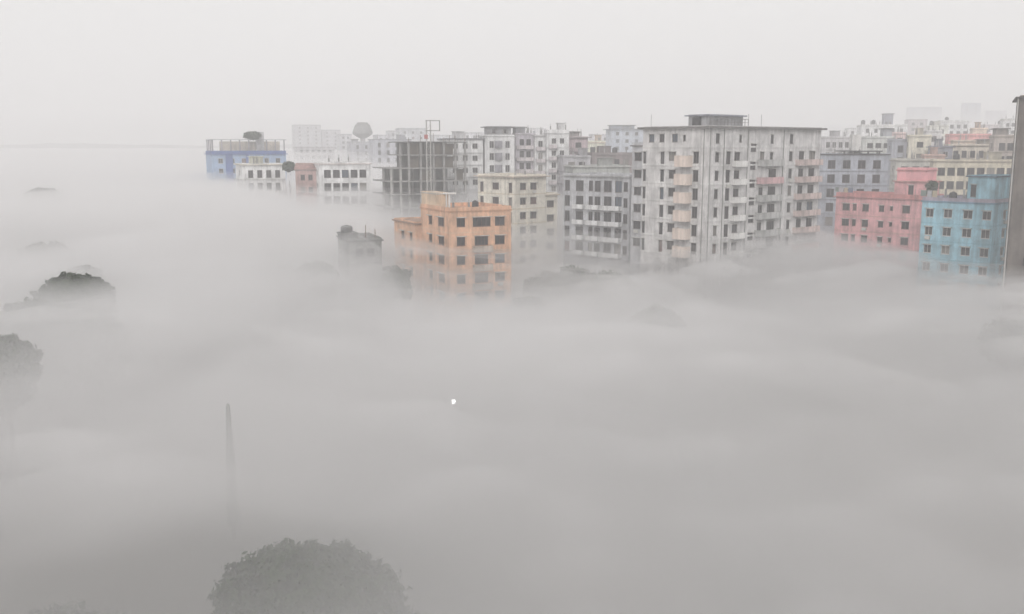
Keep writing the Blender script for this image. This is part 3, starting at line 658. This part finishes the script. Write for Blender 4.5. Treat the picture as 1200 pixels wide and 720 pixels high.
MB().box(3, b.wr - 1, 4, 4.3, z1 - .85, ztp - .6).build('terrace_wall', P(.62, .56, .48), b.root)
xg = b.uR(303)
MB().box(xg, xg + 2.2, 2.0, 4.0, z1 - .8, b.zat(303, 154.5, 10)).build('stair_house_wall', P(.55, .55, .56), b.root)
dkblue = b

# ======================= overhead water tower =======================
D = 560; p = at(425, 160, D); wt = empty('water_tower', (p.x, D, 0)); tag(wt, 'concrete overhead water tower with a wide bowl, left of the long grey block', 'water tower')
zt = at(425, 145, D).z; zb = at(425, 160, D).z; r = 11.6 * D / F
MB().lathe([(0, zb - 1.2), (1.4, zb - 1.2), (r * .62, zb - .2), (r * .97, zb + 1.2), (r, zb + 2.2), (r * .93, zb + 3.4), (r * .72, zt - .7), (r * .5, zt), (0, zt)], 24).build('tank_bowl', P(.20, .205, .20), wt, smooth=False)
MB().tube([(0, 0, 0), (0, 0, zb - 1.1)], [1.9, 1.4], 14).build('shaft', P(.30, .30, .31), wt)
MB().lathe([(r * .55, zt - .3), (r * .55, zt + .6), (r * .5, zt + .6)], 20).build('railing', STEEL, wt)

# ======================= small house with water tank in the fog =======================
b = Building('house', 'small grey house drowned in fog with a black tank and bare posts on its roof', 408, 396, 447, 279.5, 140, 20)
b.block(0, 0, b.wr, max(6, b.wl), b.z, P(0.26, .26, .25, .4), even(3, b.wr, 1.1), [], 3.0, 3, .3, .3, .25, edge=P(.16, .16, .16))
b.block(-.9, .3, 2.3, 3, b.z + .75, P(.15, .15, .15), [], [], 2.5, 1, 0, .05, .15, z0=b.z - .3, edge=P(.14, .14, .14), wname='tank_base_wall')
p = b.world(.1, 1.6, b.z + .76); zz = at(405, 264, p.y).z - p.z
water_tank(p, .85, zz, 'black ribbed water tank on the small house drowned in fog')
for px, y in ((429, 263), (440, 268), (420, 276)):
    u = b.uR(px); z = at(px, y, 142).z
    MB().tube([(u, .2, b.z - .3), (u, .2, z)], [.09, .05], 6).build('roof_post', RUST, b.root)

# ======================= low sheds by the palm =======================
b = Building('shed', 'low pinkish shed with a sloping roof left of the white and pink house', 346, 341, 372, 199, 232, 5)
b.block(0, 0, b.wr, 7, b.z, P(.48, .33, .31, .4), even(2, b.wr, 1.0), [], 2.9, 2, .3, .05, .2, edge=P(.34, .26, .25))
m = MB(); m.quad((-.3, -.4, b.z + .02), (b.wr + .3, -.4, b.z + .02), (b.wr + .3, 3.5, b.z + 1.5), (-.3, 3.5, b.z + 1.5)); m.quad((-.3, 3.5, b.z + 1.5), (b.wr + .3, 3.5, b.z + 1.5), (b.wr + .3, 7.3, b.z + .02), (-.3, 7.3, b.z + .02))
m.quad((-.3, -.4, b.z + .015), (-.3, 7.3, b.z + .015), (b.wr + .3, 7.3, b.z + .015), (b.wr + .3, -.4, b.z + .015))
m.build('pitched_roof', P(.36, .22, .20), b.root)

def clothes_line(b, x, y, z, ln, along, label, cols):
    t = empty('clothes_line', b.world(x, y, z), b.th + (0 if along == 'R' else math.pi / 2)); tag(t, label, 'washing line', 'washing lines on roofs')
    for q in (0, ln): MB().tube([(q, 0, 0), (q, 0, 1.75)], .035, 6).build('line_post', STEEL, t)
    MB().tube([(0, 0, 1.7), (ln / 2, 0, 1.62), (ln, 0, 1.7)], .015, 4).build('cord', STEEL, t)
    q = .3; r_ = random.Random(len(label))
    for c in cols:
        w = .5 + .5 * r_.random(); hh = .7 + .5 * r_.random()
        if q + w > ln - .1: break
        MB().box(q, q + w, -.02, .02, 1.62 - hh, 1.62).build('cloth', plain('cloth %.2f %.2f' % (c[0], q), c, .9), t); q += w + .15
CL = [(.35, .13, .13), (.5, .49, .47), (.12, .15, .22), (.42, .36, .26), (.4, .4, .42), (.16, .2, .18), (.3, .16, .2)]
clothes_line(pink, 1.5, 15, pink.z - .75, 5, 'L', 'washing line of cloths on the pink building\'s lower roof', CL[2:] + CL[:2])
clothes_line(blue, 1.2, 9.5, blue.z - .6, 4, 'L', 'washing line of cloths on the blue building\'s terrace', CL[3:] + CL[:3])
for bb, n in ((cream, 3), (pink, 2), (orange, 2)):
    for q in range(n):
        x, y = 1.0 + q * 2.7, .8; zz = bb.z - .3
        MB().box(x, x + .3, y, y + .3, zz - .3, zz + 1.0).tube([(x + .08, y + .08, zz + .98), (x + .05, y + .08, zz + 1.7)], .03, 4).build('roof_post', CONC, bb.root)
# ------------------------------------------------------------------ trees
def crown_mesh(seed, rx, rz, n, leaf, mat, rzb):
    """leaf sized faces spread through one uneven dome; origin at the crown's centre"""
    r = random.Random(seed); mb = MB(); off = Vector((seed * 3.7, seed * 1.3, seed * 2.1))
    for _ in range(n):
        d = Vector((r.gauss(0, 1), r.gauss(0, 1), r.gauss(0, 1))).normalized()
        big = noise.noise(d * 1.5 + off); mid = noise.noise(d * 3.6 + off * 2); fine = noise.noise(d * 8.5 + off * 3)
        if fine + .6 * mid < -.42 and r.random() < .75: continue
        k = .82 + .15 * big + .2 * mid + .13 * fine; k *= 1 - .42 * r.random() ** 1.7; k += .025 * abs(r.gauss(0, 1))
        p = Vector((d.x * rx, d.y * rx, d.z * (rz if d.z > 0 else rzb))) * k
        if d.z < -.3: p.x *= 1 + .1 * mid; p.y *= 1 + .1 * big
        nrm = (d + Vector((r.gauss(0, .6), r.gauss(0, .6), r.gauss(0, .6)))).normalized(); u = nrm.orthogonal().normalized(); w = nrm.cross(u)
        s_ = leaf * (.6 + .8 * r.random()); an = r.random() * 6.28; u, w = u * math.cos(an) + w * math.sin(an), w * math.cos(an) - u * math.sin(an)
        mb.quad(p - u * s_, p - w * s_ * .5, p + u * s_, p + w * s_ * .5)
    return mb.mesh('crown', mat)
def trunk_mesh(seed, h, r0, rx, mat=BARK):
    r = random.Random(seed); mb = MB(); hh = h * .55
    mb.tube([(0, 0, -.1), (.1, .05, hh * .5), (.05, .1, hh), (.1, .1, h * .85)], [r0 * 1.25, r0, r0 * .75, r0 * .2], 9)
    for i in range(6):
        a_ = i * 1.05 + r.random(); l = rx * (.55 + .3 * r.random()); z = hh * (.75 + .3 * r.random())
        mb.tube([(.05, .08, z), (math.cos(a_) * l * .5, math.sin(a_) * l * .5, z + h * .14), (math.cos(a_) * l, math.sin(a_) * l, z + h * .26)], [r0 * .5, r0 * .32, r0 * .1], 6)
    return mb.mesh('trunk', mat)
_proto = {}
def tree(px, py, D, width_px, label, seed=0, zr=.62, leaf=.34, n=9000, mat=LEAF_A, name='tree', group='trees rising out of the fog'):
    p = at(px, py, D); dep = D * math.cos(PITCH) + (HC - p.z) * math.sin(PITCH)
    rx = width_px * dep / F / 2; top = p.z; rz = rx * zr; rzb = max(rz, min(top - rz - 1.4, rx * 1.5)) if name == 'tree' and D < 200 else rz
    o = empty(name, (p.x, D, 0)); tag(o, label, 'tree', group)
    link('trunk', trunk_mesh(seed, max(2, top - rz * .6), .12 + .03 * rx, rx), o)
    c = link('crown', crown_mesh(seed + 50, rx, rz, int(n * 1.15), leaf, mat, rzb), o, (0, 0, max(rz * .9, top - rz)))
    # stand the crown so that its highest leaf reaches the given height
    zmax = max(v.co.z for v in c.data.vertices); c.location.z = top - zmax
    return o
tree(362, 638, 50, 250, 'broad round tree drowned in fog at the bottom of the view', 21, .62, .17, 60000, LEAF_B)
tree(87, 318, 112, 92, 'dark tree whose leafy top stands clear of the fog, left side', 2, .62, .24, 30000)
tree(40, 347, 105, 130, 'fog veiled lower tree in front of the clear topped dark tree', 3, .7, .28, 18000)
tree(112, 368, 104, 84, 'fog veiled tree crowding the right foot of the clear topped dark tree', 12, .7, .28, 14000)
tree(2, 392, 84, 84, 'blurred dark tree cut by the left edge of the view', 4, .8, .26, 20000)
tree(50, 219, 226, 46, 'small distant treetop poking through the fog at far left', 5, .5, .34, 7000)
tree(54, 283, 150, 70, 'faint treetop just under the fog below the small distant treetop', 6, .6, .34, 7000)
tree(98, 309, 128, 52, 'ghostly tree buried in fog behind the clear topped dark tree', 7, .7, .34, 6000)
tree(60, 712, 54, 240, 'dim tree almost lost in fog at the bottom left corner', 13, .9, .24, 16000, LEAF_B)
# trees about the town's feet
for i, (px, py, D, w, lab) in enumerate([
    (640, 316, 168, 60, 'fogged dark tree at the foot of the cream building'), (676, 310, 170, 70, 'fogged dark tree below the grey balconied block'),
    (716, 316, 162, 66, 'fogged dark tree between the grey balconied block and the tall block'), (616, 346, 150, 56, 'fogged dark tree right of the orange building\'s corner'),
    (770, 356, 140, 80, 'fogged tree under the tall block\'s left wing'), 
     
     (1185, 372, 125, 70, 'fogged tree at the foot of the dark brown building'),
    (370, 306, 140, 60, 'faint tree left of the drowned house'), (455, 311, 144, 60, 'faint tree between the drowned house and the orange annex'),
    (330, 308, 142, 56, 'faintest tree far left of the drowned house')]):
    tree(px, py, D, w, lab, 20 + i, .8, .32, 7000, LEAF_A if i % 2 else LEAF_B)
tree(295, 153, 306, 22, 'roof garden tree on the dark blue building', 9, .5, .35, 1600, LEAF_A, 'roof_tree')
tree(338, 188, 236, 16, 'small bushy tree right of the low cream house', 10, .8, .35, 1800)
tree(1092, 211, 186, 16, 'bushy tree behind the blue building\'s roof terrace', 11, .7, .3, 1600)
# narrow pointed tree standing alone in the fog
D = 72; p = at(267, 474, D); o = empty('columnar_tree', (p.x, D, 0)); tag(o, 'narrow pointed tree standing alone in the foreground fog', 'tree', 'trees rising out of the fog')
r = random.Random(5); mb = MB()
for _ in range(5200):
    t = r.random(); z = 1.2 + (p.z - 1.2) * t; rad = (.08 + .42 * (1 - t) ** .8) * (.6 + .4 * r.random()); a_ = r.random() * 6.283
    q = Vector((rad * math.cos(a_), rad * math.sin(a_), z)); d = Vector((math.cos(a_), math.sin(a_), -1.2)).normalized(); w = Vector((-math.sin(a_), math.cos(a_), 0))
    mb.quad(q - d * .16, q - w * .035, q + d * .16, q + w * .035)
mb.build('crown', LEAF_A, o); MB().tube([(0, 0, -.1), (0, 0, p.z - .1)], [.14, .02], 8).build('trunk', BARK, o)

# ------------------------------------------------------------------ the one lit street lamp
D = 92; p = at(531.5, 471, D); o = empty('street_lamp', (p.x, D, 0)); tag(o, 'lit white street lamp glowing alone in the middle of the fog', 'street lamp')
lm = bpy.data.materials.new('lit lamp glass'); lm.use_nodes = True; bb = lm.node_tree.nodes['Principled BSDF']
bb.inputs['Emission Color'].default_value = (1, .98, .95, 1); bb.inputs['Emission Strength'].default_value = 7
MB().tube([(0, .9, 0), (0, .9, p.z + .35), (0, .5, p.z + .55), (0, .05, p.z + .5)], [.09, .06, .05, .04], 8).build('pole', STEEL, o)
MB().lathe([(.0, p.z + .50), (.24, p.z + .42), (.27, p.z + .30), (.26, p.z + .28)], 16).build('lamp_shade', STEEL, o)
MB().lathe([(0, p.z - .22), (.15, p.z - .16), (.18, p.z), (.18, p.z + .14), (.13, p.z + .27)], 16).build('bulb', lm, o, smooth=True)
MB().lathe([(.22, 0.0), (.22, .3), (.1, .45)], 12, 0, (0, .9)).build('base', CONC, o)
